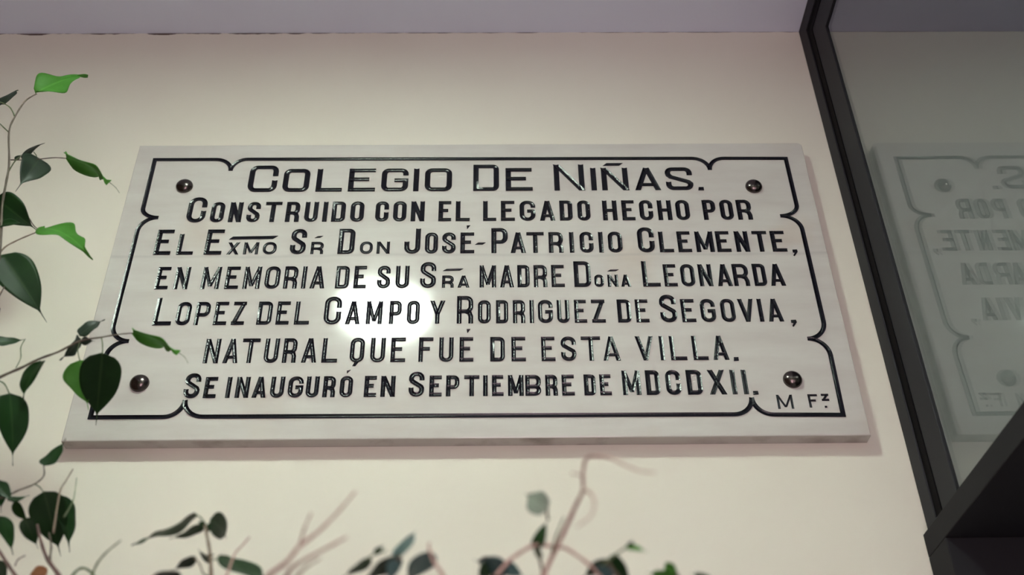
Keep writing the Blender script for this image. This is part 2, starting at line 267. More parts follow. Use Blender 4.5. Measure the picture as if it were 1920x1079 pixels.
# ---------------------------------------------------------------- measured data, metres (inscription in millimetres from the plaque's centre)
INSCRIPTION = [
    [('C', -326.8, -284.4, 156.7, 208.0, 7.9, 6.3), ('O', -276.1, -237.4, 156.7, 200.9, 7.9, 6.3), ('L', -227.2, -189.0, 156.7, 200.9, 7.9, 6.3), ('E', -180.2, -140.6, 156.7, 200.9, 7.9, 6.3), ('G', -132.1, -92.7, 156.7, 200.9, 7.9, 6.3), ('I', -84.9, -77.2, 156.7, 200.9, 7.9, 6.3), ('O', -68.4, -28.6, 156.7, 200.9, 7.9, 6.3), ('D', 2.7, 40.5, 156.7, 208.0, 7.9, 6.3), ('E', 50.3, 89.8, 156.7, 200.9, 7.9, 6.3), ('N', 121.5, 166.0, 156.7, 208.0, 7.9, 6.3), ('I', 176.0, 183.5, 156.7, 200.9, 7.9, 6.3), ('N', 191.6, 230.7, 156.7, 200.9, 7.9, 6.3), ('A', 239.9, 277.6, 156.7, 200.9, 7.9, 6.3), ('S', 286.0, 326.0, 156.7, 200.9, 7.9, 6.3)],
    [('C', -406.4, -379.6, 99.3, 145.9, 7.2, 5.8), ('O', -372.6, -353.4, 99.3, 136.5, 6.6, 5.3), ('N', -346.1, -327.8, 99.3, 136.5, 6.6, 5.3), ('S', -320.9, -302.2, 99.3, 136.5, 6.6, 5.3), ('T', -295.7, -272.2, 99.3, 136.5, 6.6, 5.3), ('R', -265.2, -245.7, 99.3, 136.5, 6.6, 5.3), ('U', -238.4, -219.3, 99.3, 136.5, 6.6, 5.3), ('I', -212.4, -205.7, 99.3, 136.5, 6.6, 5.3), ('D', -199.6, -180.1, 99.3, 136.5, 6.6, 5.3), ('O', -172.9, -153.5, 99.3, 136.5, 6.6, 5.3), ('C', -137.1, -118.1, 99.3, 136.5, 6.6, 5.3), ('O', -111.6, -92.7, 99.3, 136.5, 6.6, 5.3), ('N', -86.2, -66.7, 99.3, 136.5, 6.6, 5.3), ('E', -46.7, -28.4, 99.3, 136.5, 6.6, 5.3), ('L', -21.9, -1.7, 99.3, 136.5, 6.6, 5.3), ('L', 17.3, 36.2, 99.3, 136.5, 6.6, 5.3), ('E', 42.9, 62.9, 99.3, 136.5, 6.6, 5.3), ('G', 69.8, 92.5, 99.3, 136.5, 6.6, 5.3), ('A', 98.7, 120.7, 99.3, 136.5, 6.6, 5.3), ('D', 127.4, 145.8, 99.3, 136.5, 6.6, 5.3), ('O', 153.0, 171.4, 99.3, 136.5, 6.6, 5.3), ('H', 189.3, 210.1, 99.3, 136.5, 6.6, 5.3), ('E', 217.1, 235.7, 99.3, 136.5, 6.6, 5.3), ('C', 242.4, 261.8, 99.3, 136.5, 6.6, 5.3), ('H', 268.7, 288.8, 99.3, 136.5, 6.6, 5.3), ('O', 294.9, 314.7, 99.3, 136.5, 6.6, 5.3), ('P', 334.0, 352.5, 99.3, 136.5, 6.6, 5.3), ('O', 358.9, 377.7, 99.3, 136.5, 6.6, 5.3), ('R', 383.2, 404.3, 99.3, 136.5, 6.6, 5.3)],
    [('E', -441.2, -417.9, 40.5, 85.2, 7.0, 5.8), ('L', -409.5, -386.6, 40.5, 77.5, 6.3, 5.3), ('E', -371.2, -347.1, 40.5, 85.2, 7.0, 5.8), ('X', -339.4, -323.2, 40.5, 62.0, 4.2, 4.0), ('M', -316.7, -296.2, 40.5, 62.0, 4.2, 4.0), ('O', -290.1, -270.9, 40.5, 62.0, 4.2, 4.0), ('S', -252.4, -230.6, 40.5, 85.2, 7.0, 5.8), ('R', -223.2, -205.6, 40.5, 62.0, 4.2, 4.0), ('D', -185.5, -162.6, 40.5, 85.2, 7.0, 5.8), ('O', -154.7, -136.8, 40.5, 62.0, 4.2, 4.0), ('N', -131.2, -113.1, 40.5, 62.0, 4.2, 4.0), ('J', -92.9, -70.5, 40.5, 85.2, 7.0, 5.8), ('O', -64.0, -45.9, 40.5, 77.5, 6.3, 5.3), ('S', -39.9, -21.0, 40.5, 77.5, 6.3, 5.3), ('E', -14.3, 5.2, 40.5, 77.5, 6.3, 5.3), ('P', 29.1, 52.2, 40.5, 85.2, 7.0, 5.8), ('A', 56.1, 77.5, 40.5, 77.5, 6.3, 5.3), ('T', 78.6, 103.1, 40.5, 77.5, 6.3, 5.3), ('R', 109.7, 130.1, 40.5, 77.5, 6.3, 5.3), ('I', 139.2, 144.8, 40.5, 77.5, 6.3, 5.3), ('C', 153.5, 172.6, 40.5, 77.5, 6.3, 5.3), ('I', 179.6, 186.7, 40.5, 77.5, 6.3, 5.3), ('O', 193.3, 213.2, 40.5, 77.5, 6.3, 5.3), ('C', 235.2, 258.7, 40.5, 85.2, 7.0, 5.8), ('L', 265.1, 285.1, 40.5, 77.5, 6.3, 5.3), ('E', 291.2, 310.3, 40.5, 77.5, 6.3, 5.3), ('M', 316.7, 342.1, 40.5, 77.5, 6.3, 5.3), ('E', 345.8, 365.7, 40.5, 77.5, 6.3, 5.3), ('N', 372.8, 391.7, 40.5, 77.5, 6.3, 5.3), ('T', 398.1, 419.0, 40.5, 77.5, 6.3, 5.3), ('E', 423.7, 444.3, 40.5, 77.5, 6.3, 5.3)],
    [('E', -428.7, -411.0, -19.3, 18.5, 5.8, 5.3), ('N', -403.4, -384.1, -19.3, 18.5, 5.8, 5.3), ('M', -366.5, -341.7, -19.3, 18.5, 5.8, 5.3), ('E', -334.2, -315.7, -19.3, 18.5, 5.8, 5.3), ('M', -309.5, -286.5, -19.3, 18.5, 5.8, 5.3), ('O', -280.5, -260.2, -19.3, 18.5, 5.8, 5.3), ('R', -254.5, -236.0, -19.3, 18.5, 5.8, 5.3), ('I', -230.0, -224.1, -19.3, 18.5, 5.8, 5.3), ('A', -218.4, -198.3, -19.3, 18.5, 5.8, 5.3), ('D', -184.0, -165.7, -19.3, 18.5, 5.8, 5.3), ('E', -159.0, -142.1, -19.3, 18.5, 5.8, 5.3), ('S', -127.0, -109.5, -19.3, 18.5, 5.8, 5.3), ('U', -102.0, -83.7, -19.3, 18.5, 5.8, 5.3), ('S', -68.3, -46.9, -19.3, 24.5, 6.4, 5.8), ('R', -38.3, -22.5, -19.3, 1.3, 4.2, 4.0), ('A', -17.0, -1.0, -19.3, 1.3, 4.2, 4.0), ('M', 12.9, 35.4, -19.3, 18.5, 5.8, 5.3), ('A', 40.8, 59.9, -19.3, 18.5, 5.8, 5.3), ('D', 64.7, 81.5, -19.3, 18.5, 5.8, 5.3), ('R', 87.2, 105.6, -19.3, 18.5, 5.8, 5.3), ('E', 111.4, 129.4, -19.3, 18.5, 5.8, 5.3), ('D', 142.5, 165.7, -19.3, 24.5, 6.4, 5.8), ('O', 170.2, 183.0, -19.3, 1.3, 4.2, 4.0), ('N', 188.3, 202.5, -19.3, 1.3, 4.2, 4.0), ('A', 206.5, 220.1, -19.3, 1.3, 4.2, 4.0), ('L', 236.6, 260.7, -19.3, 24.5, 6.4, 5.8), ('E', 266.1, 284.0, -19.3, 18.5, 5.8, 5.3), ('O', 289.5, 308.7, -19.3, 18.5, 5.8, 5.3), ('N', 314.3, 332.6, -19.3, 18.5, 5.8, 5.3), ('A', 339.1, 359.4, -19.3, 18.5, 5.8, 5.3), ('R', 361.6, 383.1, -19.3, 18.5, 5.8, 5.3), ('D', 389.6, 407.1, -19.3, 18.5, 5.8, 5.3), ('A', 411.8, 432.3, -19.3, 18.5, 5.8, 5.3)],
    [('L', -420.5, -396.2, -78.9, -34.0, 6.3, 5.8), ('O', -391.1, -372.1, -78.9, -41.4, 5.6, 5.3), ('P', -366.0, -346.8, -78.9, -41.4, 5.6, 5.3), ('E', -340.6, -323.1, -78.9, -41.4, 5.6, 5.3), ('Z', -316.7, -299.6, -78.9, -41.4, 5.6, 5.3), ('D', -283.2, -263.9, -78.9, -41.4, 5.6, 5.3), ('E', -257.7, -240.4, -78.9, -41.4, 5.6, 5.3), ('L', -233.3, -213.5, -78.9, -41.4, 5.6, 5.3), ('C', -194.6, -171.9, -78.9, -34.0, 6.3, 5.8), ('A', -165.5, -146.2, -78.9, -41.4, 5.6, 5.3), ('M', -138.2, -116.8, -78.9, -41.4, 5.6, 5.3), ('P', -107.5, -91.3, -78.9, -41.4, 5.6, 5.3), ('O', -83.9, -67.0, -78.9, -41.4, 5.6, 5.3), ('Y', -53.3, -33.1, -78.9, -41.4, 5.6, 5.3), ('R', -17.2, 4.6, -78.9, -34.0, 6.3, 5.8), ('O', 11.0, 28.0, -78.9, -41.4, 5.6, 5.3), ('D', 35.2, 51.4, -78.9, -41.4, 5.6, 5.3), ('R', 57.8, 74.1, -78.9, -41.4, 5.6, 5.3), ('I', 80.4, 85.6, -78.9, -41.4, 5.6, 5.3), ('G', 91.5, 111.3, -78.9, -41.4, 5.6, 5.3), ('U', 117.0, 133.5, -78.9, -41.4, 5.6, 5.3), ('E', 140.2, 156.7, -78.9, -41.4, 5.6, 5.3), ('Z', 163.3, 181.6, -78.9, -41.4, 5.6, 5.3), ('D', 198.0, 216.1, -78.9, -41.4, 5.6, 5.3), ('E', 222.5, 240.0, -78.9, -41.4, 5.6, 5.3), ('S', 255.4, 277.7, -78.9, -34.0, 6.3, 5.8), ('E', 283.9, 302.6, -78.9, -41.4, 5.6, 5.3), ('G', 309.8, 329.9, -78.9, -41.4, 5.6, 5.3), ('O', 337.2, 356.3, -78.9, -41.4, 5.6, 5.3), ('V', 361.3, 382.5, -78.9, -41.4, 5.6, 5.3), ('I', 387.3, 393.8, -78.9, -41.4, 5.6, 5.3), ('A', 399.7, 419.9, -78.9, -41.4, 5.6, 5.3)],
    [('N', -344.3, -324.9, -139.1, -101.3, 5.6, 5.3), ('A', -319.0, -299.5, -139.1, -101.3, 5.6, 5.3), ('T', -296.6, -273.8, -139.1, -101.3, 5.6, 5.3), ('U', -266.6, -248.2, -139.1, -101.3, 5.6, 5.3), ('R', -242.3, -224.7, -139.1, -101.3, 5.6, 5.3), ('A', -217.6, -198.0, -139.1, -101.3, 5.6, 5.3), ('L', -191.4, -171.2, -139.1, -101.3, 5.6, 5.3), ('Q', -155.3, -136.7, -139.1, -101.3, 5.6, 5.3), ('U', -128.7, -109.6, -139.1, -101.3, 5.6, 5.3), ('E', -102.2, -83.0, -139.1, -101.3, 5.6, 5.3), ('F', -65.9, -46.9, -139.1, -101.3, 5.6, 5.3), ('U', -39.3, -20.7, -139.1, -101.3, 5.6, 5.3), ('E', -12.7, 5.4, -139.1, -101.3, 5.6, 5.3), ('D', 27.4, 46.4, -139.1, -101.3, 5.6, 5.3), ('E', 55.1, 73.8, -139.1, -101.3, 5.6, 5.3), ('E', 94.2, 112.2, -139.1, -101.3, 5.6, 5.3), ('S', 119.8, 139.7, -139.1, -101.3, 5.6, 5.3), ('T', 146.5, 172.0, -139.1, -101.3, 5.6, 5.3), ('A', 174.6, 197.1, -139.1, -101.3, 5.6, 5.3), ('V', 217.8, 241.6, -139.1, -101.3, 5.6, 5.3), ('I', 249.3, 254.9, -139.1, -101.3, 5.6, 5.3), ('L', 262.7, 283.9, -139.1, -101.3, 5.6, 5.3), ('L', 292.2, 311.7, -139.1, -101.3, 5.6, 5.3), ('A', 317.8, 338.6, -139.1, -101.3, 5.6, 5.3)],
    [('S', -361.7, -341.6, -191.3, -154.7, 6.2, 5.8), ('E', -336.0, -320.2, -191.3, -160.4, 5.7, 5.3), ('I', -307.9, -302.3, -191.3, -160.4, 5.7, 5.3), ('N', -296.0, -278.9, -191.3, -160.4, 5.7, 5.3), ('A', -274.6, -256.9, -191.3, -160.4, 5.7, 5.3), ('U', -252.1, -234.7, -191.3, -160.4, 5.7, 5.3), ('G', -229.8, -210.6, -191.3, -160.4, 5.7, 5.3), ('U', -207.0, -190.7, -191.3, -160.4, 5.7, 5.3), ('R', -185.4, -169.7, -191.3, -160.4, 5.7, 5.3), ('O', -164.1, -147.8, -191.3, -160.4, 5.7, 5.3), ('E', -133.0, -117.4, -191.3, -160.4, 5.7, 5.3), ('N', -112.0, -93.7, -191.3, -160.4, 5.7, 5.3), ('S', -76.5, -56.8, -191.3, -154.7, 6.2, 5.8), ('E', -50.2, -34.4, -191.3, -160.4, 5.7, 5.3), ('P', -28.9, -12.1, -191.3, -160.4, 5.7, 5.3), ('T', -6.0, 13.4, -191.3, -160.4, 5.7, 5.3), ('I', 18.5, 23.8, -191.3, -160.4, 5.7, 5.3), ('E', 29.6, 44.3, -191.3, -160.4, 5.7, 5.3), ('M', 50.0, 69.9, -191.3, -160.4, 5.7, 5.3), ('B', 72.1, 92.1, -191.3, -160.4, 5.7, 5.3), ('R', 97.8, 113.3, -191.3, -160.4, 5.7, 5.3), ('E', 118.8, 134.9, -191.3, -160.4, 5.7, 5.3), ('D', 147.1, 162.1, -191.3, -160.4, 5.7, 5.3), ('E', 167.2, 182.0, -191.3, -160.4, 5.7, 5.3), ('M', 196.3, 219.7, -191.3, -154.7, 6.2, 5.8), ('D', 226.4, 244.4, -191.3, -154.7, 6.2, 5.8), ('C', 252.0, 271.4, -191.3, -154.7, 6.2, 5.8), ('D', 278.9, 298.7, -191.3, -154.7, 6.2, 5.8), ('X', 306.9, 328.8, -191.3, -154.7, 6.2, 5.8), ('I', 336.0, 341.9, -191.3, -154.7, 6.2, 5.8), ('I', 350.8, 356.2, -191.3, -154.7, 6.2, 5.8)],
    [('M', 390.5, 410.7, -213.1, -192.3, 3.0, 3.0), ('F', 430.6, 443.0, -211.5, -192.0, 3.0, 3.0), ('Z', 447.9, 457.3, -201.9, -191.5, 3.0, 3.0)],
]
MARKS = [
    [[(195.1, 205.4), (200.9, 210.6), (225.3, 210.7), (219.5, 205.6)], [(332.0, 155.8), (333.3, 162.1), (340.4, 162.0), (340.4, 155.7)]],
    [],
    [[(-339.6, 67.3), (-334.4, 72.4), (-271.4, 73.4), (-278.2, 67.9)], [(-219.7, 69.2), (-215.3, 72.3), (-207.9, 73.0), (-211.9, 69.9)], [(-6.0, 90.6), (-0.7, 91.0), (-5.3, 83.9)], [(6.0, 55.6), (10.7, 59.2), (21.2, 59.4), (16.9, 55.8)], [(451.2, 43.5), (457.7, 44.0), (458.1, 39.7), (452.7, 32.1), (451.0, 33.5), (453.7, 38.3), (451.2, 38.8)]],
    [[(-37.7, 9.4), (-32.6, 12.8), (-9.6, 13.2), (-14.2, 9.9)], [(189.0, 7.1), (193.4, 9.9), (204.9, 10.1), (200.7, 7.5)]],
    [[(428.9, -76.8), (435.7, -76.4), (436.5, -80.3), (431.3, -87.6), (429.4, -86.3), (432.3, -81.6), (428.8, -81.1)]],
    [[(-147.0, -136.0), (-142.7, -138.2), (-147.0, -145.2), (-150.8, -145.1)], [(-3.8, -88.4), (1.1, -88.0), (-2.7, -94.6)], [(344.0, -141.1), (344.6, -135.3), (350.6, -135.1), (350.5, -140.7)]],
    [[(-157.1, -152.0), (-152.1, -150.6), (-156.8, -156.4)], [(361.9, -192.2), (362.0, -186.8), (368.5, -186.7), (368.8, -191.8)]],
    [[(449.7, -212.0), (449.8, -209.3), (452.5, -209.3), (452.6, -211.8)]],
]
LEFT_LEAVES = [
    (-0.5375, -0.26, 0.1096, 0.0356, 0.04, 0.0751, 0.3742, -0.8803, 0.2915, 0.035, 0.1, 1.6, 'y'),
    (-0.5706, -0.26, 0.0898, -0.0033, 0.02, 0.0463, -0.3287, -0.8753, 0.3548, 0.0237, 0.1, 0.6, 'd'),
    (-0.5851, -0.26, 0.0851, 0.0066, 0.01, 0.0257, 0.2291, -0.9255, 0.3016, 0.0133, 0.1, 0.6, 'd'),
    (-0.5221, -0.27, -0.0113, 0.0222, 0.0, 0.0242, 0.683, 0.3774, -0.6253, 0.0154, -0.1, 0.5, 'd'),
    (-0.5056, -0.26, -0.0037, -0.0028, -0.02, -0.0687, 0.6658, -0.7231, 0.1839, 0.0342, 0.15, 0.8, 'd'),
    (-0.5341, -0.26, -0.0052, 0.0053, 0.0, 0.0087, 0.6061, -0.7026, -0.3729, 0.0053, 0.1, 0.3, 'd'),
    (-0.4691, -0.27, -0.0116, 0.0731, -0.03, -0.0665, -0.608, 0.214, -0.7646, 0.0392, -0.08, 2.2, 'y'),
    (-0.5343, -0.27, -0.0746, 0.0512, 0.02, -0.0342, 0.0779, -0.9072, -0.4134, 0.0342, 0.12, 0.5, 'm'),
    (-0.516, -0.28, -0.1243, 0.0309, 0.0, 0.0029, -0.0202, -0.976, 0.2169, 0.0146, 0.15, 0.4, 'm'),
    (-0.4678, -0.27, -0.1193, 0.0724, -0.02, -0.0602, 0.1683, -0.8569, 0.4872, 0.0366, 0.14, 1.5, 'y'),
    (-0.4993, -0.28, -0.1651, 0.0549, 0.03, -0.0689, 0.386, -0.9179, -0.0919, 0.0438, 0.06, 0.3, 'm'),
    (-0.4767, -0.28, -0.2779, 0.0256, 0.01, 0.0092, 0.2748, -0.9293, 0.2467, 0.0136, -0.12, 0.8, 'm'),
    (-0.3862, -0.29, -0.2814, -0.0093, -0.01, -0.0334, 0.9658, -0.0568, -0.2529, 0.0169, 0.1, 1.2, 'd'),
    (-0.3873, -0.29, -0.2787, 0.0173, 0.01, 0.0267, 0.1365, -0.9535, 0.2687, 0.0157, 0.15, 1.0, 'd'),
    (-0.3796, -0.3, -0.292, 0.0138, 0.0, -0.0001, -0.0043, -0.8302, -0.5574, 0.0085, 0.1, 0.8, 'd'),
    (-0.33, -0.3, -0.2821, 0.0607, -0.03, -0.0445, -0.5414, 0.1356, -0.8298, 0.0308, -0.06, 2.0, 'y'),
    (-0.3554, -0.3, -0.3062, -0.0139, 0.06, -0.048, 0.2973, -0.5538, -0.7778, 0.04, 0.04, 0.4, 'm'),
    (-0.3824, -0.285, -0.3051, 0.0105, 0.025, -0.0434, 0.3347, -0.8492, -0.4084, 0.0347, 0.06, 0.5, 'y'),
    (-0.4185, -0.29, -0.3093, -0.0012, -0.01, -0.0539, -0.4291, -0.8863, 0.1742, 0.0258, 0.12, 0.8, 'm'),
    (-0.4348, -0.3, -0.3524, 0.0135, 0.02, -0.0676, 0.7408, -0.6699, -0.0499, 0.0338, 0.05, 0.4, 'm'),
    (-0.3782, -0.31, -0.4359, 0.0089, 0.01, 0.0335, -0.0918, -0.9472, 0.3072, 0.0169, -0.12, 0.8, 'm'),
    (-0.3674, -0.32, -0.4665, 0.0125, 0.04, -0.0442, 0.4203, -0.729, -0.5403, 0.0319, 0.05, 0.5, 'm'),
    (-0.3632, -0.3, -0.4599, 0.0196, 0.01, -0.0511, 0.8185, -0.5348, 0.2099, 0.0262, 0.08, 0.6, 'm'),
    (-0.4172, -0.31, -0.4495, 0.0076, 0.01, -0.0278, 0.8233, -0.5672, 0.0204, 0.0143, 0.1, 0.4, 'm'),
    (-0.3912, -0.32, -0.4766, 0.0146, 0.01, -0.0158, -0.2059, -0.7305, -0.6512, 0.0111, 0.1, 0.4, 'm'),
    (-0.3732, -0.33, -0.4966, 0.01, 0.02, -0.0198, 0.455, -0.7316, -0.5077, 0.0141, 0.1, 0.4, 'm'),
    (-0.3958, -0.33, -0.4944, 0.0171, 0.01, -0.032, 0.7848, -0.5704, 0.2423, 0.0177, 0.06, 0.4, 'm'),
    (-0.3972, -0.32, -0.475, 0.0137, 0.01, 0.0099, 0.1677, -0.7995, 0.5767, 0.0092, -0.1, 0.5, 'm'),
    (-0.384, -0.34, -0.5412, 0.0121, 0.01, -0.0128, 0.3797, -0.868, -0.3199, 0.0133, 0.05, 0.4, 'm'),
    (-0.4071, -0.33, -0.4628, 0.021, 0.0, -0.0196, 0.2102, -0.9514, 0.2251, 0.0135, 0.05, 0.4, 'm'),
    (-0.3342, -0.35, -0.5504, -0.0177, 0.01, -0.0059, -0.1848, -0.7197, -0.6693, 0.0105, 0.2, 1.0, 't'),
]
LEFT_BRANCHES = [
    ([(-0.4909, -0.29, -0.2714), (-0.4952, -0.2867, -0.2006), (-0.5012, -0.2833, -0.1618), (-0.5174, -0.28, -0.097), (-0.5246, -0.2767, -0.0586), (-0.5311, -0.2733, -0.0247), (-0.5469, -0.27, 0.0308), (-0.5488, -0.2667, 0.0604), (-0.545, -0.2633, 0.0918), (-0.5363, -0.26, 0.1077)], 0.0019, 0.0007, 'b'),
    ([(-0.5532, -0.26, 0.0408), (-0.5609, -0.26, 0.0481), (-0.5769, -0.26, 0.0646)], 0.0009, 0.0006, 'g'),
    ([(-0.553, -0.26, 0.0673), (-0.563, -0.26, 0.0832), (-0.5751, -0.26, 0.0917), (-0.5837, -0.26, 0.0946)], 0.0009, 0.0006, 'g'),
    ([(-0.5373, -0.26, -0.0266), (-0.5299, -0.265, -0.01), (-0.5197, -0.27, -0.0062)], 0.0008, 0.0006, 'g'),
    ([(-0.5068, -0.26, -0.0088), (-0.5092, -0.2625, -0.0008), (-0.5124, -0.265, 0.0029)], 0.0006, 0.0005, 'g'),
    ([(-0.5392, -0.26, -0.0052), (-0.5133, -0.2633, -0.0085), (-0.4859, -0.2667, -0.0084), (-0.4689, -0.27, -0.0125)], 0.0007, 0.0005, 'b'),
    ([(-0.396, -0.3, -0.0781), (-0.3849, -0.305, -0.0907), (-0.3769, -0.31, -0.1031)], 0.0004, 0.0002, 'g'),
    ([(-0.5036, -0.28, -0.1702), (-0.501, -0.2775, -0.1534), (-0.4922, -0.275, -0.1417), (-0.4795, -0.2725, -0.1306), (-0.467, -0.27, -0.1201)], 0.001, 0.0006, 'p'),
    ([(-0.4941, -0.26, -0.0966), (-0.4832, -0.265, -0.1119), (-0.4724, -0.27, -0.1224)], 0.0006, 0.0005, 'b'),
    ([(-0.4891, -0.28, -0.2321), (-0.4864, -0.28, -0.2154), (-0.4854, -0.28, -0.2084)], 0.0009, 0.0006, 'b'),
    ([(-0.4519, -0.27, -0.27), (-0.4516, -0.2733, -0.2815), (-0.4466, -0.2767, -0.2967), (-0.4467, -0.28, -0.3103)], 0.0006, 0.0005, 'g'),
    ([(-0.4575, -0.33, -0.3715), (-0.4348, -0.3263, -0.3506), (-0.4194, -0.3225, -0.3376), (-0.406, -0.3188, -0.3249), (-0.3917, -0.315, -0.3145), (-0.3755, -0.3113, -0.2996), (-0.3571, -0.3075, -0.2928), (-0.3445, -0.3037, -0.2871), (-0.3299, -0.3, -0.2827)], 0.0016, 0.0006, 'b'),
    ([(-0.3604, -0.3, -0.2877), (-0.3576, -0.3, -0.2954), (-0.3551, -0.3, -0.3075)], 0.0007, 0.0006, 'g'),
    ([(-0.3853, -0.29, -0.2853), (-0.386, -0.2875, -0.2952), (-0.3821, -0.285, -0.3064)], 0.0006, 0.0005, 'g'),
    ([(-0.2694, -0.33, -0.3266), (-0.2621, -0.3325, -0.3331), (-0.2565, -0.335, -0.342)], 0.0004, 0.0002, 'g'),
    ([(-0.448, -0.31, -0.3428), (-0.4402, -0.305, -0.3445), (-0.4345, -0.3, -0.3536)], 0.0008, 0.0006, 'g'),
    ([(-0.408, -0.33, -0.4802), (-0.3963, -0.326, -0.4738), (-0.3889, -0.322, -0.4662), (-0.3782, -0.318, -0.4581), (-0.3739, -0.314, -0.4482), (-0.3782, -0.31, -0.4359)], 0.0011, 0.0006, 'b'),
    ([(-0.3819, -0.31, -0.4541), (-0.3741, -0.315, -0.4598), (-0.3672, -0.32, -0.4675)], 0.0006, 0.0005, 'g'),
    ([(-0.3407, -0.34, -0.5151), (-0.3499, -0.3267, -0.4714), (-0.3529, -0.3133, -0.4528), (-0.3551, -0.3, -0.4342)], 0.001, 0.0005, 'p'),
    ([(-0.3394, -0.33, -0.4959), (-0.3381, -0.3233, -0.4786), (-0.3412, -0.3167, -0.464), (-0.3455, -0.31, -0.448)], 0.0008, 0.0004, 'g'),
    ([(-0.297, -0.37, -0.587), (-0.319, -0.36, -0.5605), (-0.3363, -0.35, -0.5417), (-0.3501, -0.34, -0.5208), (-0.3606, -0.33, -0.5031)], 0.002, 0.0011, 'k'),
    ([(-0.3314, -0.35, -0.5477), (-0.3368, -0.3433, -0.5379), (-0.3411, -0.3367, -0.5256), (-0.3487, -0.33, -0.5106)], 0.001, 0.0008, 'b'),
    ([(-0.3304, -0.37, -0.5867), (-0.353, -0.36, -0.5615), (-0.3687, -0.35, -0.5451), (-0.3837, -0.34, -0.529)], 0.0018, 0.0012, 'k'),
    ([(-0.3609, -0.35, -0.5483), (-0.3597, -0.35, -0.5428), (-0.3545, -0.35, -0.5392)], 0.0006, 0.0004, 'k'),
]
MIDDLE_LEAVES = [
    (-0.1934, -0.44, -0.5453, -0.0507, 0.02, -0.0158, 0.3881, 0.2959, -0.8728, 0.0267, 0.06, 1.2, 'o'),
    (-0.1864, -0.44, -0.5541, -0.0261, 0.01, -0.0069, 0.2737, 0.048, -0.9606, 0.0135, 0.1, 0.6, 'm'),
    (-0.1814, -0.44, -0.5498, 0.0037, 0.04, 0.002, 0.976, -0.0787, -0.2032, 0.0189, 0.12, 0.3, 'o'),
    (-0.1844, -0.44, -0.5567, -0.0058, 0.0, 0.0061, -0.0729, -0.995, -0.069, 0.0053, 0.1, 0.3, 'm'),
    (-0.1822, -0.44, -0.5601, 0.0018, 0.0, 0.0095, 0.3357, -0.9399, -0.0621, 0.0047, 0.1, 0.3, 'm'),
    (-0.1792, -0.44, -0.5796, 0.0061, 0.0, 0.0016, 0.1111, -0.9013, -0.4188, 0.0031, 0.1, 0.3, 'm'),
    (-0.1773, -0.44, -0.5821, -0.0121, 0.01, 0.0127, -0.7762, -0.167, -0.608, 0.0095, 0.1, 0.3, 'm'),
    (-0.185, -0.45, -0.5837, -0.0184, 0.01, -0.0063, 0.2236, -0.1946, -0.955, 0.0103, 0.1, 0.6, 'd'),
    (-0.1739, -0.52, -0.6235, -0.0275, 0.02, 0.0031, -0.0993, 0.0183, -0.9949, 0.016, 0.1, 0.4, 'd'),
    (-0.1574, -0.46, -0.5886, 0.0396, -0.04, -0.0334, 0.2352, -0.475, 0.848, 0.0308, -0.12, 0.5, 'm'),
]
MIDDLE_BRANCHES = [
    ([(-0.164, -0.46, -0.6258), (-0.1698, -0.455, -0.6001), (-0.1743, -0.45, -0.5822), (-0.1796, -0.445, -0.5675), (-0.1847, -0.44, -0.5545)], 0.0016, 0.001, 'p'),
    ([(-0.1839, -0.44, -0.5545), (-0.1884, -0.44, -0.5489), (-0.1938, -0.44, -0.5453)], 0.0006, 0.0005, 'g'),
    ([(-0.1765, -0.44, -0.5821), (-0.1668, -0.45, -0.5859), (-0.157, -0.46, -0.589)], 0.0006, 0.0005, 'g'),
    ([(-0.1775, -0.45, -0.5964), (-0.1809, -0.45, -0.5895), (-0.1856, -0.45, -0.5845)], 0.0006, 0.0005, 'p'),
    ([(-0.1488, -0.5, -0.6298), (-0.1477, -0.495, -0.6148), (-0.1462, -0.49, -0.5993), (-0.1437, -0.485, -0.5917), (-0.1399, -0.48, -0.5824)], 0.001, 0.0005, 'r'),
    ([(-0.2867, -0.42, -0.5977), (-0.2827, -0.42, -0.5841), (-0.2765, -0.42, -0.5795), (-0.2673, -0.42, -0.5855), (-0.2606, -0.42, -0.598)], 0.0011, 0.0009, 'g'),
    ([(-0.2609, -0.44, -0.5944), (-0.2565, -0.4467, -0.5874), (-0.2489, -0.4533, -0.5812), (-0.2378, -0.46, -0.5751)], 0.001, 0.0004, 'g'),
]
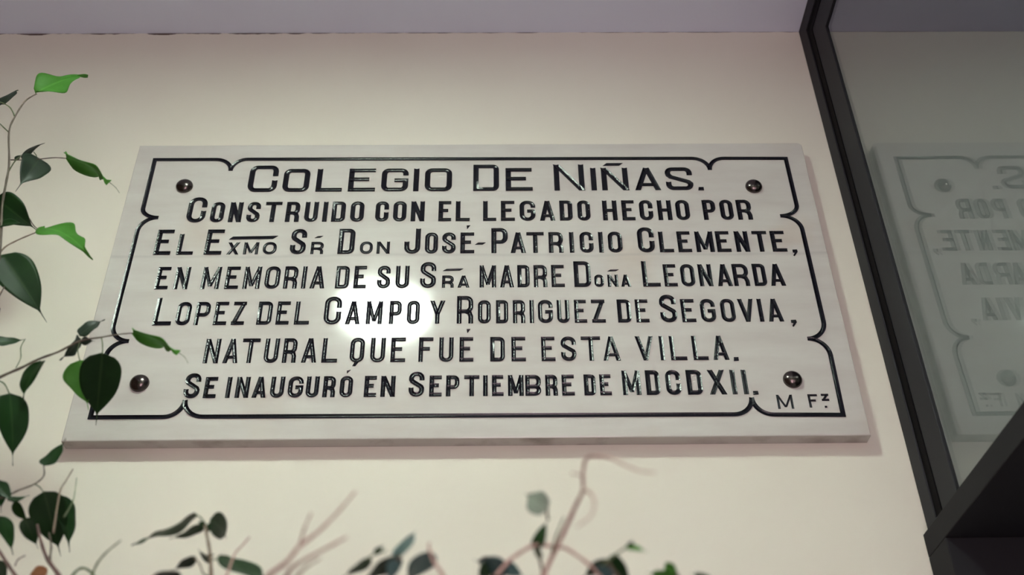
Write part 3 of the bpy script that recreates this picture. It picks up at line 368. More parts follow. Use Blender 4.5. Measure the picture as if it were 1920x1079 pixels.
CENTRE_LEAVES = [
    (-0.0423, -0.58, -0.6403, -0.0181, 0.02, -0.0046, 0.3403, 0.092, -0.9358, 0.0129, 0.1, 0.4, 'm'),
    (-0.0386, -0.58, -0.6383, 0.0061, 0.0, 0.0061, 0.0579, -0.9966, -0.0578, 0.0041, 0.1, 0.4, 'm'),
    (-0.0217, -0.6, -0.6476, -0.024, 0.02, -0.0075, 0.1782, -0.1482, -0.9728, 0.0151, 0.08, 0.4, 'd'),
    (-0.0204, -0.6, -0.6482, 0.0065, 0.02, 0.0249, -0.5198, -0.5949, 0.6131, 0.0153, 0.08, 0.3, 's'),
    (-0.0225, -0.61, -0.6543, -0.0046, 0.01, -0.0103, -0.0229, -0.7239, -0.6896, 0.008, 0.05, 0.3, 's'),
    (-0.0043, -0.6, -0.6451, -0.0156, 0.03, -0.0076, 0.1966, -0.1429, -0.97, 0.0163, 0.06, 0.3, 's'),
    (0.0425, -0.58, -0.6465, -0.0214, 0.02, 0.0126, -0.6634, -0.2714, -0.6973, 0.015, 0.12, 0.4, 's'),
    (0.0384, -0.57, -0.6417, 0.0148, 0.01, -0.0043, 0.4717, -0.8286, -0.3017, 0.0086, 0.1, 0.3, 's'),
    (0.0253, -0.57, -0.6423, 0.0163, 0.01, -0.0064, 0.2956, -0.8077, -0.51, 0.0128, 0.1, 0.3, 'm'),
    (0.0653, -0.62, -0.6286, -0.0125, 0.015, 0.0176, -0.6609, -0.7338, 0.1572, 0.0144, 0.1, 0.8, 'w'),
    (0.0591, -0.6, -0.645, 0.0076, 0.0, 0.0195, -0.5384, -0.8165, 0.2083, 0.0098, 0.08, 0.3, 'm'),
    (0.0585, -0.6, -0.643, 0.0034, 0.0, -0.0119, 0.6339, -0.7515, 0.1828, 0.0058, 0.05, 0.3, 'm'),
    (0.1096, -0.62, -0.6521, 0.0119, 0.0, -0.0033, 0.0858, -0.9478, 0.3071, 0.0047, 0.1, 0.5, 'y'),
    (0.1113, -0.62, -0.6534, 0.0026, 0.0, 0.0055, 0.0592, -0.9979, -0.0278, 0.0042, 0.1, 0.3, 'm'),
    (0.0997, -0.6, -0.6507, -0.0134, 0.02, -0.0043, 0.0529, -0.1748, -0.9832, 0.0115, 0.08, 0.4, 'm'),
    (0.1002, -0.6, -0.6514, 0.0162, 0.02, -0.0059, 0.6922, -0.6516, -0.3102, 0.0124, 0.08, 0.4, 'm'),
    (0.1011, -0.62, -0.6698, -0.0115, 0.0, 0.0086, -0.4421, -0.674, -0.5918, 0.0067, 0.08, 0.4, 's'),
    (0.1411, -0.6, -0.6622, -0.0155, 0.02, 0.0108, -0.7283, -0.2139, -0.651, 0.0105, 0.1, 0.5, 'y'),
    (0.1336, -0.6, -0.6563, 0.0118, 0.02, 0.001, 0.8595, -0.5095, 0.0401, 0.0088, 0.1, 0.5, 'y'),
    (0.1612, -0.6, -0.6649, -0.0088, 0.02, 0.0126, -0.8001, 0.0274, -0.5992, 0.0119, 0.1, 0.5, 'm'),
]
CENTRE_BRANCHES = [
    ([(-0.1006, -0.62, -0.6795), (-0.0903, -0.6267, -0.6696), (-0.0803, -0.6333, -0.6651), (-0.0727, -0.64, -0.6586), (-0.0612, -0.6467, -0.6523), (-0.0503, -0.6533, -0.6435), (-0.0414, -0.66, -0.6356)], 0.00158, 0.0005, 'r'),
    ([(-0.0746, -0.63, -0.6543), (-0.0713, -0.64, -0.6492), (-0.0663, -0.65, -0.6434)], 0.00079, 0.00043, 'r'),
    ([(-0.0847, -0.62, -0.6766), (-0.0794, -0.63, -0.6702), (-0.0736, -0.64, -0.6694), (-0.0595, -0.65, -0.6661), (-0.0443, -0.66, -0.6624)], 0.00137, 0.00058, 'r'),
    ([(-0.0759, -0.62, -0.6674), (-0.0677, -0.64, -0.6704), (-0.0574, -0.66, -0.6742)], 0.00101, 0.00043, 'r'),
    ([(0.0138, -0.6, -0.6793), (0.0042, -0.6, -0.6599), (-0.0016, -0.6, -0.651), (-0.0044, -0.6, -0.6424), (-0.0038, -0.6, -0.6398)], 0.0013, 0.00065, 'r'),
    ([(-0.0288, -0.6, -0.6757), (-0.0251, -0.6, -0.6599), (-0.0225, -0.6, -0.6508), (-0.0205, -0.6, -0.6469)], 0.0014, 0.0008, 'b'),
    ([(-0.0429, -0.58, -0.6417), (-0.0386, -0.58, -0.6383), (-0.0312, -0.58, -0.6363)], 0.0008, 0.0005, 'g'),
    ([(0.0352, -0.6, -0.6605), (0.043, -0.6, -0.6515), (0.0509, -0.6, -0.6456), (0.0589, -0.6, -0.642), (0.0714, -0.6, -0.6432), (0.0777, -0.6, -0.6449), (0.0906, -0.6, -0.6552), (0.0969, -0.6, -0.6643)], 0.00122, 0.00094, 'r'),
    ([(0.0565, -0.6, -0.6766), (0.0627, -0.6083, -0.6638), (0.0705, -0.6167, -0.65), (0.0763, -0.625, -0.6407), (0.0812, -0.6333, -0.6324), (0.0849, -0.6417, -0.6272), (0.0847, -0.65, -0.622), (0.0863, -0.6583, -0.6156), (0.0912, -0.6667, -0.6187), (0.0973, -0.675, -0.6242), (0.1035, -0.6833, -0.6324), (0.1111, -0.6917, -0.6409), (0.1175, -0.7, -0.6461)], 0.00144, 0.0005, 'r'),
    ([(0.0834, -0.66, -0.6355), (0.0867, -0.67, -0.6429), (0.0874, -0.68, -0.6536), (0.0841, -0.69, -0.6652), (0.0759, -0.7, -0.6755)], 0.00094, 0.00043, 'r'),
    ([(0.0757, -0.69, -0.6409), (0.0818, -0.68, -0.6372)], 0.0005, 0.00043, 'r'),
    ([(0.0675, -0.62, -0.6546), (0.0697, -0.63, -0.6493), (0.0737, -0.64, -0.6426)], 0.0009, 0.0004, 'g'),
    ([(0.0612, -0.6, -0.6703), (0.0624, -0.6, -0.6604), (0.0614, -0.6, -0.6526), (0.0591, -0.6, -0.6444)], 0.001, 0.0007, 'b'),
    ([(0.0667, -0.6, -0.6258), (0.0656, -0.61, -0.627), (0.0653, -0.62, -0.6283)], 0.0007, 0.0006, 'g'),
    ([(0.0969, -0.6, -0.6553), (0.103, -0.61, -0.6536), (0.1121, -0.62, -0.6508)], 0.0008, 0.0006, 'g'),
    ([(0.1144, -0.6, -0.6772), (0.1063, -0.6, -0.6628), (0.0996, -0.6, -0.6514)], 0.0014, 0.0009, 'b'),
    ([(0.1481, -0.6, -0.6775), (0.1417, -0.6, -0.6648), (0.1401, -0.6, -0.6599)], 0.0012, 0.0008, 'b'),
]
# ---------------------------------------------------------------- the room
TH = 0.08
ZC = Z0 + CEIL
XL, YB, XR = -1.0, -2.2, 2.0
struct(box_obj('wall_back', M_WALL, None, XL-TH, XG+0.03, 0, TH, -0.0, ZC+TH))
struct(box_obj('wall_back.001', M_GREY, None, XG+0.03, XR+TH, 0, TH, -0.0, ZC+TH))
struct(box_obj('wall_left', M_BOUNCE_CUT, None, XL-TH, XL, YB, 0, 0, ZC+TH))  # unseen wall, set close and dark to cut bounced light on the left
struct(box_obj('wall_right', M_GREY, None, XR, XR+TH, YB, 0, 0, ZC+TH))
struct(box_obj('floor', M_FLOOR, None, XL-TH, XG, YB-TH, TH, -TH, 0))
struct(box_obj('floor.001', M_GREY, None, XG, XR+TH, YB-TH, TH, -TH, 0))
struct(box_obj('ceiling', M_CEIL, None, XL, XG+0.03, YB, 0, ZC, ZC+TH))
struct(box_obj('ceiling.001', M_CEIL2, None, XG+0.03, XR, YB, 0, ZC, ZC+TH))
bm = bmesh.new()                                   # wall behind the camera, with its window opening
wx0, wx1, wz0, wz1 = -0.16, 0.50, 0.92, 2.28
for a in ((XL, wx0, 0, ZC), (wx1, XG+0.03, 0, ZC), (wx0, wx1, 0, wz0), (wx0, wx1, wz1, ZC)):
    box(bm, a[0], a[1], YB-TH, YB, a[2], a[3])
struct(mesh_obj('wall_front', bm, M_WALL))
struct(box_obj('wall_front.001', M_GREY, None, XG+0.03, XR, YB-TH, YB, 0, ZC))
bm = bmesh.new()
for a in ((wx0, wx0+.05, wz0, wz1), (wx1-.05, wx1, wz0, wz1), (wx0+.05, wx1-.05, wz0, wz0+.05), (wx0+.05, wx1-.05, wz1-.05, wz1), (.15, .19, wz0+.05, wz1-.05)):
    box(bm, a[0], a[1], YB-0.06, YB-0.01, a[2], a[3], bevel=0.004)
struct(mesh_obj('window_1', bm, M_WFRAME))

# ---------------------------------------------------------------- ceiling lamp
def ceiling_lamp(label, pos, cover):
    lamp = thing('ceiling_lamp', label, 'lamp', (pos[0], pos[1], ZC))
    bm = bmesh.new()
    lathe(bm, [(LAMP_R, 0.0), (LAMP_R, -0.0075), (LAMP_R+0.004, -0.010), (LAMP_R+0.012, -0.008), (LAMP_R+0.016, 0.0)], Matrix.Identity(4), 64)
    mesh_obj('rim', bm, M_RIM, lamp, True)
    bm = bmesh.new()
    lathe(bm, [(0, -0.006), (LAMP_R, -0.006), (LAMP_R, -0.001), (0, -0.001)], Matrix.Identity(4), 64)
    mesh_obj('diffuser', bm, cover, lamp)
ceiling_lamp('round white ceiling lamp nearest the plaque wall, seen as a glare spot on the marble', LAMP, M_LAMP)
ceiling_lamp('round white ceiling lamp farther from the plaque wall, above the window side', LAMP_B, M_LAMP_B)
ceiling_lamp('unseen ceiling lamp added in the side room to brighten the veil in the glass', LAMP_VEIL, M_LAMP_B)

# ---------------------------------------------------------------- marble plaque
T = 0.02
PW, PH0, PH1 = 0.5, -0.2514, 0.2514
plaque = thing('marble_plaque', 'white marble plaque with black incised Spanish inscription, fixed flat on the cream wall', 'plaque', (0, 0, Z0))
bm = bmesh.new()
box(bm, -PW, PW, -T, -0.0004, PH0, PH1)
corner = [e for e in bm.edges if all(abs(v.co.x - PW) < 1e-5 and abs(v.co.z - PH1) < 1e-5 for v in e.verts)]
bmesh.ops.bevel(bm, geom=corner, offset=0.007, segments=4, affect='EDGES', profile=0.5)
es = [e for e in bm.edges if all(abs(v.co.y + T) < 1e-5 for v in e.verts)]
bmesh.ops.bevel(bm, geom=es, offset=0.0014, segments=2, affect='EDGES', profile=0.5)
bmesh.ops.recalc_face_normals(bm, faces=bm.faces)
for f in bm.faces:
    if f.normal.y > -0.5 and abs(f.normal.y) < 0.3: f.material_index = 1
mesh_obj('slab', bm, [M_MARBLE, M_EDGE], plaque)

# Each stroke is a shallow trough of glossy paint: crisp edges, hollow in the middle.
FR = [-1.0, -0.7, -0.4, -0.1, 0.1, 0.4, 0.7, 1.0]
YF = -T
def hgt(f, w): return 0.00006 + 0.17 * w * abs(f) ** 1.12

def stroke(bm, P, closed, sv, sh, horiz=False):
    """P in mm (x, z) on the face; width sv across the horizontal direction and sh across the vertical one."""
    k = sv / sh
    Q = [Vector((x, z * k)) for x, z in P]
    Q2 = [Q[0]]
    for q in Q[1:]:
        if (q - Q2[-1]).length > 0.05: Q2.append(q)
    if closed and (Q2[0] - Q2[-1]).length < 0.05: Q2.pop()
    Q = Q2; n = len(Q)
    rows = []
    for i in range(n):
        a = Q[i-1] if (i > 0 or closed) else None
        c = Q[(i+1) % n] if (i < n-1 or closed) else None
        d1 = (Q[i] - a).normalized() if a is not None else None
        d2 = (c - Q[i]).normalized() if c is not None else None
        if d1 is None: d1 = d2
        if d2 is None: d2 = d1
        n1 = Vector((-d1.y, d1.x)); n2 = Vector((-d2.y, d2.x))
        mt = (n1 + n2)
        mt = mt.normalized() if mt.length > 1e-4 else n1
        off = mt * (sv / 2 / max(0.35, mt.dot(n1)))
        if horiz and (i in (0, n-1)) and not closed:
            d = d1
            off = Vector((1 if n1.x > 0 else -1, 0)) * (sv / 2 / max(0.3, abs(n1.x)))
        rows.append((Q[i], off))
    def V(q, off, f, h): return bm.verts.new(((q.x + off.x * f) / 1000.0, YF - h, (q.y + off.y * f) / k / 1000.0))
    w = (sv + sh) / 2000.0
    tops, edges = [], []
    for q, off in rows:
        tops.append([V(q, off, f, hgt(f, w)) for f in FR])
        edges.append([V(q, off, -1.0, hgt(1, w)), V(q, off, -1.0, -0.0003), V(q, off, 1.0, hgt(1, w)), V(q, off, 1.0, -0.0003)])
    m = len(rows)
    for i in range(m if closed else m - 1):
        j = (i + 1) % m
        for s in range(len(FR) - 1):
            f = bm.faces.new((tops[i][s], tops[i][s+1], tops[j][s+1], tops[j][s])); f.smooth = True
        bm.faces.new((edges[i][0], edges[j][0], edges[j][1], edges[i][1]))
        bm.faces.new((edges[i][2], edges[i][3], edges[j][3], edges[j][2]))
    if not closed:
        for i in (0, m - 1):
            q, off = rows[i]
            t = [V(q, off, f, hgt(f, w)) for f in FR]
            bm.faces.new(t + [V(q, off, 1.0, -0.0003), V(q, off, -1.0, -0.0003)])

def arc(c, r, a0, a1, n=6):
    return [(c[0] + r[0] * math.cos(math.radians(a0 + (a1 - a0) * i / n)), c[1] + r[1] * math.sin(math.radians(a0 + (a1 - a0) * i / n))) for i in range(n + 1)]

def glyph(bm, ch, x0, x1, z0, z1, sv, sh, wide=False):
    W, H = x1 - x0, z1 - z0
    a, c = sv / 2, sh / 2
    L, R, B, T_ = x0 + a, x1 - a, z0 + c, z1 - c
    X = (L + R) / 2
    if wide: rx, rz = (R - L) * .22, (T_ - B) * .2
    else: rx, rz = (R - L) * .46, min((R - L) * .50, (T_ - B) * .42)
    S = lambda P, closed=False, h=False: stroke(bm, P, closed, sv, sh, h)
    Zf = lambda f: z0 + H * f
    TL = lambda: arc((L+rx, T_-rz), (rx, rz), 90, 180)
    BL = lambda: arc((L+rx, B+rz), (rx, rz), 180, 270)
    BR = lambda: arc((R-rx, B+rz), (rx, rz), 270, 360)
    TR = lambda: arc((R-rx, T_-rz), (rx, rz), 0, 90)
    if ch == 'I': S([(X, z0), (X, z1)])
    elif ch in 'OQ':
        S(TR() + TL() + BL() + BR(), True)
        if ch == 'Q':
            pass
    elif ch == 'C':
        S([(R, Zf(.60))] + TR() + TL() + BL() + BR() + [(R, Zf(.45 if not wide else .43))])
    elif ch == 'G':
        S([(R, Zf(.66 if not wide else .70))] + TR() + TL() + BL() + BR() + [(R, Zf(.48)), (X - .02 * W, Zf(.48))])
    elif ch == 'S':
        top = [(R, Zf(.66))] + TR() + TL() + [(L, Zf(.68)), (L + .06 * W, Zf(.62))]
        bot = [(R - .06 * W, Zf(.40)), (R, Zf(.33))]
        if wide:
            top = [(R, Zf(.66))] + TR() + TL() + [(L + .02 * W, Zf(.66)), (L + .1 * W, Zf(.58))]
            bot = [(R - .08 * W, Zf(.36)), (R, Zf(.28))]
        S(top + bot + list(reversed(BR())) + list(reversed(BL())) + [(L, Zf(.36))])
    elif ch == 'U':
        S([(L, z1), (L, B+rz)] + BL() + BR() + [(R, z1)])
    elif ch == 'J':
        S([(L, Zf(.47)), (L, B+rz)] + BL() + BR() + [(R, z1)])
    elif ch == 'D':
        q = 0.75
        rx, rz = rx * q, rz * q
        S([(L, B), (L, T_)] + list(reversed(TR())) + list(reversed(BR())), True)
    elif ch in 'EFL':
        S([(L, z0), (L, z1)])
        if ch != 'F': S([(x0, B), (x1, B)])
        if ch != 'L':
            S([(x0, T_), (x1 - .02 * W, T_)]); S([(x0, Zf(.53)), (x0 + W * .76, Zf(.53))])
    elif ch == 'H':
        S([(L, z0), (L, z1)]); S([(R, z0), (R, z1)]); S([(L, Zf(.5)), (R, Zf(.5))])
    elif ch == 'T':
        S([(x0, T_), (x1, T_)]); S([(X, z0), (X, z1)])
    elif ch == 'N':
        S([(L, z0), (L, z1)]); S([(R, z0), (R, z1)])
        d = min(.95, .62 + sv / W * .6)
        S([(x0 + a * .95, z1), (x1 - a * .95, z0)], False, True)
    elif ch == 'M':
        S([(L, z0), (L, z1)]); S([(R, z0), (R, z1)])
        zb = Zf(.12)
        stroke(bm, [(x0 + a * .95, z1), (X, zb)], False, sv * .85, sh * .85, True); stroke(bm, [(x1 - a * .95, z1), (X, zb)], False, sv * .85, sh * .85, True)
    elif ch == 'A':
        S([(x0 + a * 1.03, z0), (X, z1)], False, True); S([(x1 - a * 1.03, z0), (X, z1)], False, True)
        i = (R - L) * .5 * .24
        stroke(bm, [(L + i, Zf(.24)), (R - i, Zf(.24))], False, sv * .85, sh * .85)
    elif ch == 'V':
        S([(x0 + a * 1.03, z1), (X, z0)], False, True); S([(x1 - a * 1.03, z1), (X, z0)], False, True)
    elif ch == 'Y':
        S([(x0 + a * 1.03, z1), (X, Zf(.40))], False, True); S([(x1 - a * 1.03, z1), (X, Zf(.40))], False, True); S([(X, z0), (X, Zf(.45))])
    elif ch == 'X':
        S([(x0 + a * 1.05, z1), (x1 - a * 1.05, z0)], False, True); S([(x1 - a * 1.05, z1), (x0 + a * 1.05, z0)], False, True)
    elif ch == 'Z':
        S([(x0, T_), (x1, T_)]); S([(x0, B), (x1, B)]); S([(x1 - a * 1.1, z1 - sh * .3), (x0 + a * 1.1, z0 + sh * .3)], False, True)
    elif ch in 'PRB':
        zm = Zf(.44)
        r2x, r2z = min(rx, (R - L) * .4), min((T_ - zm) * .42, rz)
        bowl = arc((R-r2x, T_-r2z), (r2x, r2z), 90, 0) + arc((R-r2x, zm+r2z), (r2x, r2z), 0, -90)
        S([(L, z0), (L, z1)])
        S([(x0 + sv * .3, T_)] + bowl + [(x0 + sv * .3, zm)])
        if ch == 'R':
            S([(R - r2x * 1.2, zm), (R - r2x * .3, zm - r2z * .35), (R, zm - r2z * 1.1), (R, z0)])
        if ch == 'B':
            r3z = (zm - B) * .42
            S([(R - r2x, zm)] + arc((R-r2x, zm-r3z), (r2x, r3z), 90, 0) + arc((R-r2x, B+r3z), (r2x, r3z), 0, -90) + [(x0 + sv * .3, B)])

def prism(bm, poly):
    top = [bm.verts.new((x / 1000.0, YF - 0.0008, z / 1000.0)) for x, z in poly]
    mid = bm.verts.new((sum(q[0] for q in poly) / len(poly) / 1000.0, YF - 0.0001, sum(q[1] for q in poly) / len(poly) / 1000.0))
    bot = [bm.verts.new((x / 1000.0, YF + 0.0003, z / 1000.0)) for x, z in poly]
    n = len(poly)
    for i in range(n): bm.faces.new((top[i], top[(i+1) % n], mid))
    for i in range(n): bm.faces.new((top[i], top[(i+1) % n], bot[(i+1) % n], bot[i]))

NAMES = ['heading line of wide capitals', 'second line of the inscription', 'third line of the inscription', 'fourth line of the inscription',
         'fifth line of the inscription', 'sixth line of the inscription', 'last line of the inscription with the date', 'small carver\'s signature in the lower right corner']
for i, (letters, marks) in enumerate(zip(INSCRIPTION, MARKS)):
    bm = bmesh.new()
    for ch, x0, x1, z0, z1, sv, sh in letters: glyph(bm, ch, x0, x1, z0, z1, sv, sh, wide=(i == 0))
    for poly in marks: prism(bm, poly)
    o = mesh_obj('lettering', bm, M_PAINT, plaque, smooth=False)
    o['label'] = 'black ' + NAMES[i]

# cusped border line
def quarter(p, q, n=10, flip=False):
    """quarter ellipse from p (on a straight run) to the cusp q"""
    pts = []
    for i in range(n + 1):
        t = math.radians(90 * i / n)
        if not flip: pts.append((p[0] + (q[0] - p[0]) * math.sin(t), p[1] + (q[1] - p[1]) * (1 - math.cos(t))))   # leaves p horizontally
        else: pts.append((p[0] + (q[0] - p[0]) * (1 - math.cos(t)), p[1] + (q[1] - p[1]) * math.sin(t)))           # leaves p vertically
    return pts
bm = bmesh.new()
SV, SH = 6.2, 5.6
def run(p0, mid, cusp, flip): stroke(bm, [p0] + quarter(mid, cusp, flip=flip), False, SV, SH)
def corner_run(c0, a0, f0, corner, c1, a1, f1):
    stroke(bm, list(reversed(quarter(a0, c0, flip=f0))) + [corner] + quarter(a1, c1, flip=f1), False, SV, SH)
def side_run(c0, a0, f0, c1, a1, f1):
    stroke(bm, list(reversed(quarter(a0, c0, flip=f0))) + quarter(a1, c1, flip=f1), False, SV, SH)
cT1, cT2, cB1, cB2 = (-356.1, 198.8), (354.0, 196.4), (-357.2, -194.0), (358.8, -196.0)
cL1, cL2, cR1, cR2 = (-446.0, 108.3), (-446.0, -103.9), (444.3, 106.0), (446.1, -106.8)
corner_run(cL1, (-470.8, 125.5), True, (-471.5, 221.6), cT1, (-381, 221.4), False)
side_run(cT1, (-333, 221.6), False, cT2, (329, 219.8), False)
corner_run(cT2, (377, 219.6), False, (470.6, 218.9), cR1, (471.3, 126), True)
side_run(cR1, (471.6, 80), True, cR2, (472.2, -80), True)
corner_run(cR2, (471.6, -133), True, (470.6, -222.5), cB2, (384, -221.4), False)
side_run(cB2, (334, -220.6), False, cB1, (-332, -218.4), False)
corner_run(cB1, (-381, -218.4), False, (-471.0, -218.2), cL2, (-471.0, -128), True)
side_run(cL2, (-471.0, -79), True, cL1, (-471.0, 83), True)
o = mesh_obj('border_line', bm, M_PAINT, plaque)
o['label'] = 'black incised border line with pointed cusps'

# four domed studs
stud_me = None
for x, z, lab in ((-0.4186, 0.1676, 'upper left'), (0.4142, 0.1622, 'upper right'), (-0.4193, -0.1692, 'lower left'), (0.4154, -0.1704, 'lower right')):
    if stud_me is None:
        bm = bmesh.new()
        prof = [(0.0122, -0.0006), (0.0124, 0.0012)] + [(0.0124 * math.cos(math.radians(t)), 0.0012 + 0.0078 * math.sin(math.radians(t))) for t in (12, 25, 40, 55, 70, 82)] + [(0.0, 0.0090)]
        lathe(bm, prof, Matrix.Rotation(math.radians(90), 4, 'X'), 36)
        s = mesh_obj('stud', bm, M_STUD, plaque, True)
        stud_me = s.data
    else:
        s = link(bpy.data.objects.new('stud', stud_me), plaque)
    s.location = (x, -T, z)
    s['label'] = 'dark domed metal stud, ' + lab + ' corner'

# ---------------------------------------------------------------- glass partition with its dark frame
ZT = Z0 - 0.375                # top of the door header
part = thing('glass_partition', 'tall glass partition in dark grey frame, mirroring the plaque, right of it', 'partition', (XG, 0, ZT))
XF = 0.548
LOC = Vector((XG, 0, ZT))
def rail(name, mat, depth0, depth1, x0, x1, bev=0.0008):
    """L-shaped run: up the wall, then out along the ceiling, at the given distance from wall and ceiling"""
    bm = bmesh.new()
    a, c = depth0, depth1
    zc = ZC
    poly = [(-a, ZT), (-c, ZT), (-c, zc - c * 1.06), (YB + 0.002, zc - c * 1.06), (YB + 0.002, zc - a * 1.06), (-a, zc - a * 1.06)]
    f0 = [bm.verts.new((x0 - LOC.x, y - LOC.y, z - LOC.z)) for y, z in poly]
    f1 = [bm.verts.new((x1 - LOC.x, y - LOC.y, z - LOC.z)) for y, z in poly]
    bm.faces.new(f0); bm.faces.new(list(reversed(f1)))
    for i in range(6):
        j = (i + 1) % 6
        bm.faces.new((f0[i], f1[i], f1[j], f0[j]))
    bmesh.ops.bevel(bm, geom=list(bm.edges), offset=bev, segments=1, affect='EDGES')
    return mesh_obj(name, bm, mat, part)
rail('wall_profile', M_METAL, 0.0005, 0.0300, XF, XF + 0.0125)
rail('gasket', M_RUBBER, 0.0300, 0.0480, XF + 0.002, XF + 0.0115)
rail('glazing_profile', M_METAL, 0.0480, 0.0960, XF + 0.003, XF + 0.0125)
bm = bmesh.new()
box(bm, 0.0, 0.008, YB + 0.004, -0.0955, 0.001, ZC - 0.1012 - ZT)
o = mesh_obj('pane', bm, M_GLASS, part); o['label'] = 'clear glass pane with a mirror image of the plaque'

XH = 0.5405
header = thing('door_header', 'dark metal door header below the glass partition, lower right corner', 'header', (XH, 0, ZT))
bm = bmesh.new()
box(bm, 0.0, 0.60, YB + 0.004, -0.001, -0.029, -0.0005, bevel=0.001)
mesh_obj('beam', bm, M_HEADER, header)
bm = bmesh.new()
box(bm, 0.0, 0.60, -0.06, -0.001, -ZT + 0.001, -0.0295, bevel=0.001)
mesh_obj('door_post', bm, M_HEADER, header)

# ---------------------------------------------------------------- ficus plants
def make_leaf(d, parent):
    bx, by, bz, ax, ay, az, nx, ny, nz, width, bend, wave, kind = d
    base = Vector((bx, by, bz + Z0)) - parent.location
    A = Vector((ax, ay, az)); Ln = A.length; u = A / Ln
    n = Vector((nx, ny, nz)).normalized(); n = (n - u * n.dot(u)).normalized(); s = n.cross(u)
    rnd = random.Random(int(abs(bx) * 9173 + abs(bz) * 7919 + Ln * 3301))
    ph = rnd.uniform(0, 6.28)
    NU, NV = 22, 10
    bm = bmesh.new(); uvl = bm.loops.layers.uv.new('UVMap')
    raw = lambda t: (t ** 0.50) * ((1 - t) ** 1.0)
    mx = max(raw(i / 200) for i in range(201))
    grid = []
    for i in range(NU + 1):
        t = i / NU
        body = min(1.0, t / 0.84)
        w = raw(body) / mx if body < 1 else 0.0
        tip = 0.055 * max(0.0, 1 - t) ** 0.5 if t > 0.5 else 0.02
        hw = width * 0.5 * max(w, tip if 0 < t < 1 else 0.004)
        row = []
        for j in range(NV + 1):
            v = (j / NV - 0.5) * 2
            lift = bend * Ln * math.sin(math.pi * t) + abs(v) * hw * 0.22
            rip = wave * 0.055 * width * math.sin(3.2 * math.pi * t + ph + (0.9 if v > 0 else 0)) * v * abs(v)
            side = v * hw * (1 + (0.13 if kind == 'y' else 0.06) * wave * math.sin(4.1 * math.pi * t + ph))
            row.append((bm.verts.new(base + u * (t * Ln) + s * side + n * (lift * 0.6 + rip)), (t, j / NV)))
        grid.append(row)
    for i in range(NU):
        for j in range(NV):
            q = (grid[i][j], grid[i+1][j], grid[i+1][j+1], grid[i][j+1])
            f = bm.faces.new([x[0] for x in q]); f.smooth = True
            for lp, x in zip(f.loops, q): lp[uvl].uv = x[1]
    me = bpy.data.meshes.new('leaf'); bm.to_mesh(me); bm.free()
    me.materials.append(LEAF[kind])
    o = link(bpy.data.objects.new('leaf', me), parent)
    md = o.modifiers.new('thickness', 'SOLIDIFY'); md.thickness = 0.0003; md.offset = 0
    if kind == 'y': o['label'] = 'bright green young leaf'
    if kind == 't': o['label'] = 'withered orange brown leaf'
    return o

def catmull(P, n=6):
    out = []
    for i in range(len(P) - 1):
        p0, p1, p2, p3 = P[max(i-1, 0)], P[i], P[i+1], P[min(i+2, len(P)-1)]
        for k in range(n):
            t = k / n
            out.append(0.5 * ((2*p1) + (p2-p0)*t + (2*p0-5*p1+4*p2-p3)*t*t + (3*p1-p0-3*p2+p3)*t**3))
    out.append(P[-1])
    return out

def tube(name, P, r0, r1, mat, parent, sides=8):
    P = catmull([Vector(q) for q in P])
    bm = bmesh.new(); rings = []
    nrm = None
    for i, q in enumerate(P):
        d = (P[min(i+1, len(P)-1)] - P[max(i-1, 0)]).normalized()
        if nrm is None: nrm = d.orthogonal().normalized()
        nrm = (nrm - d * nrm.dot(d)).normalized(); bn = d.cross(nrm)
        r = r0 + (r1 - r0) * i / (len(P) - 1)
        r *= 1 + 0.10 * math.sin(i * 1.3)
        rings.append([bm.verts.new(q + (nrm * math.cos(2*math.pi*k/sides) + bn * math.sin(2*math.pi*k/sides)) * r) for k in range(sides)])
    for a, c in zip(rings, rings[1:]):
        for k in range(sides):
            f = bm.faces.new((a[k], a[(k+1) % sides], c[(k+1) % sides], c[k]))
    bm.faces.new(rings[0][::-1]); bm.faces.new(rings[-1])
    return mesh_obj(name, bm, mat, parent, True)

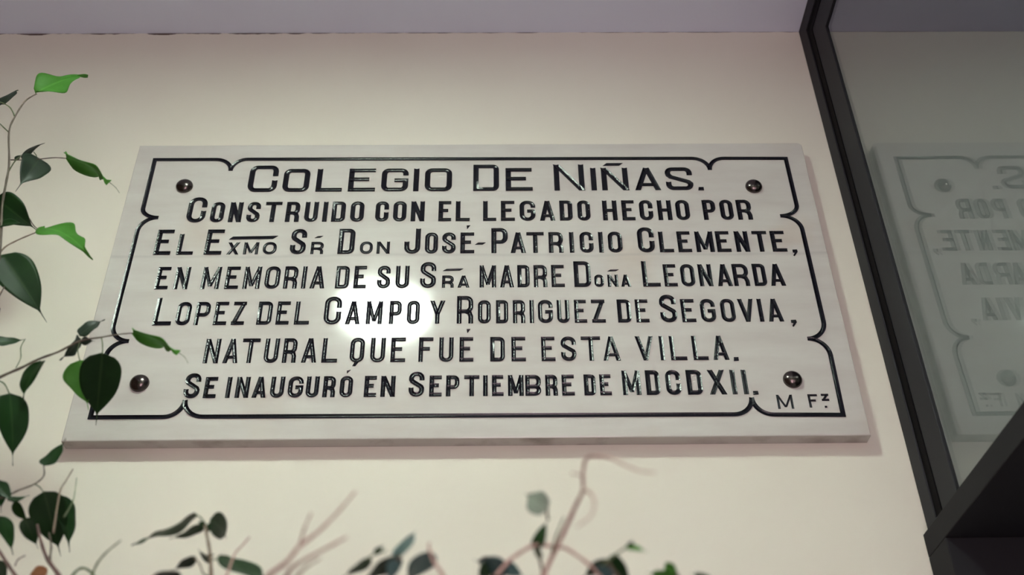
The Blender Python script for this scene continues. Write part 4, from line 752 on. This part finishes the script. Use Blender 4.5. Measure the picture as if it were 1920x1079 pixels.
def plant(label, loc, leaves, branches, roots, pot_r=0.14):
    root = thing('potted_ficus', label, 'plant', loc)
    bm = bmesh.new()
    h = pot_r * 1.7
    lathe(bm, [(0, 0), (pot_r*.68, 0), (pot_r*.94, h*.84), (pot_r*1.04, h*.84), (pot_r*1.06, h), (pot_r*.95, h), (pot_r*.90, h*.86), (0, h*.86)], Matrix.Identity(4), 40)
    mesh_obj('pot', bm, M_POT, root, True)
    bm = bmesh.new(); lathe(bm, [(0, h*.93), (pot_r*.4, h*.925), (pot_r*.915, h*.91), (pot_r*.88, h*.87), (0, h*.87)], Matrix.Identity(4), 32)
    mesh_obj('soil', bm, M_SOIL, root, True)
    L = Vector(loc)
    # trunk rising from the soil, splitting into the stems that carry the visible branches
    fork = Vector((0, 0, 1.05))
    tube('trunk', [(0, 0, h*.9), (0.012, 0.01, 0.5), (-0.006, 0.0, 0.8), fork], 0.013, 0.009, BARK['b'], root, 12)
    for k in roots:
        P, r0, r1, c = branches[k]
        a = Vector(P[0]); a.z += Z0; a -= L
        b2 = Vector(P[1]); b2.z += Z0; b2 -= L
        d = (a - b2).normalized()
        mid = fork.lerp(a, 0.55) + Vector((0, 0, 0.05))
        tube('stem', [fork, mid, a + d * 0.06, a], 0.006, r0, BARK['b'], root)
    for P, r0, r1, c in branches:
        tube('branch', [tuple(Vector((x, y, z + Z0)) - L) for x, y, z in P], r0, r1, BARK[c], root)
    for d in leaves: make_leaf(d, root)
    return root

plant('leafy green ficus rising along the left edge, its leaves over the plaque corner', (-0.80, -0.42, 0.0), LEFT_LEAVES, LEFT_BRANCHES, (0, 7, 9, 11, 15, 16, 20, 22))
plant('young ficus shoot with slim leaves, low in front of the wall below the plaque, left', (-0.42, -0.52, 0.0), MIDDLE_LEAVES, MIDDLE_BRANCHES, (0, 3, 4, 5))
plant('blurred ficus with bare reddish twigs, nearest the camera, below the middle of the plaque', (0.02, -0.62, 0.0), CENTRE_LEAVES, CENTRE_BRANCHES, (0, 2, 4, 5, 7, 8, 12, 15, 16), 0.10)
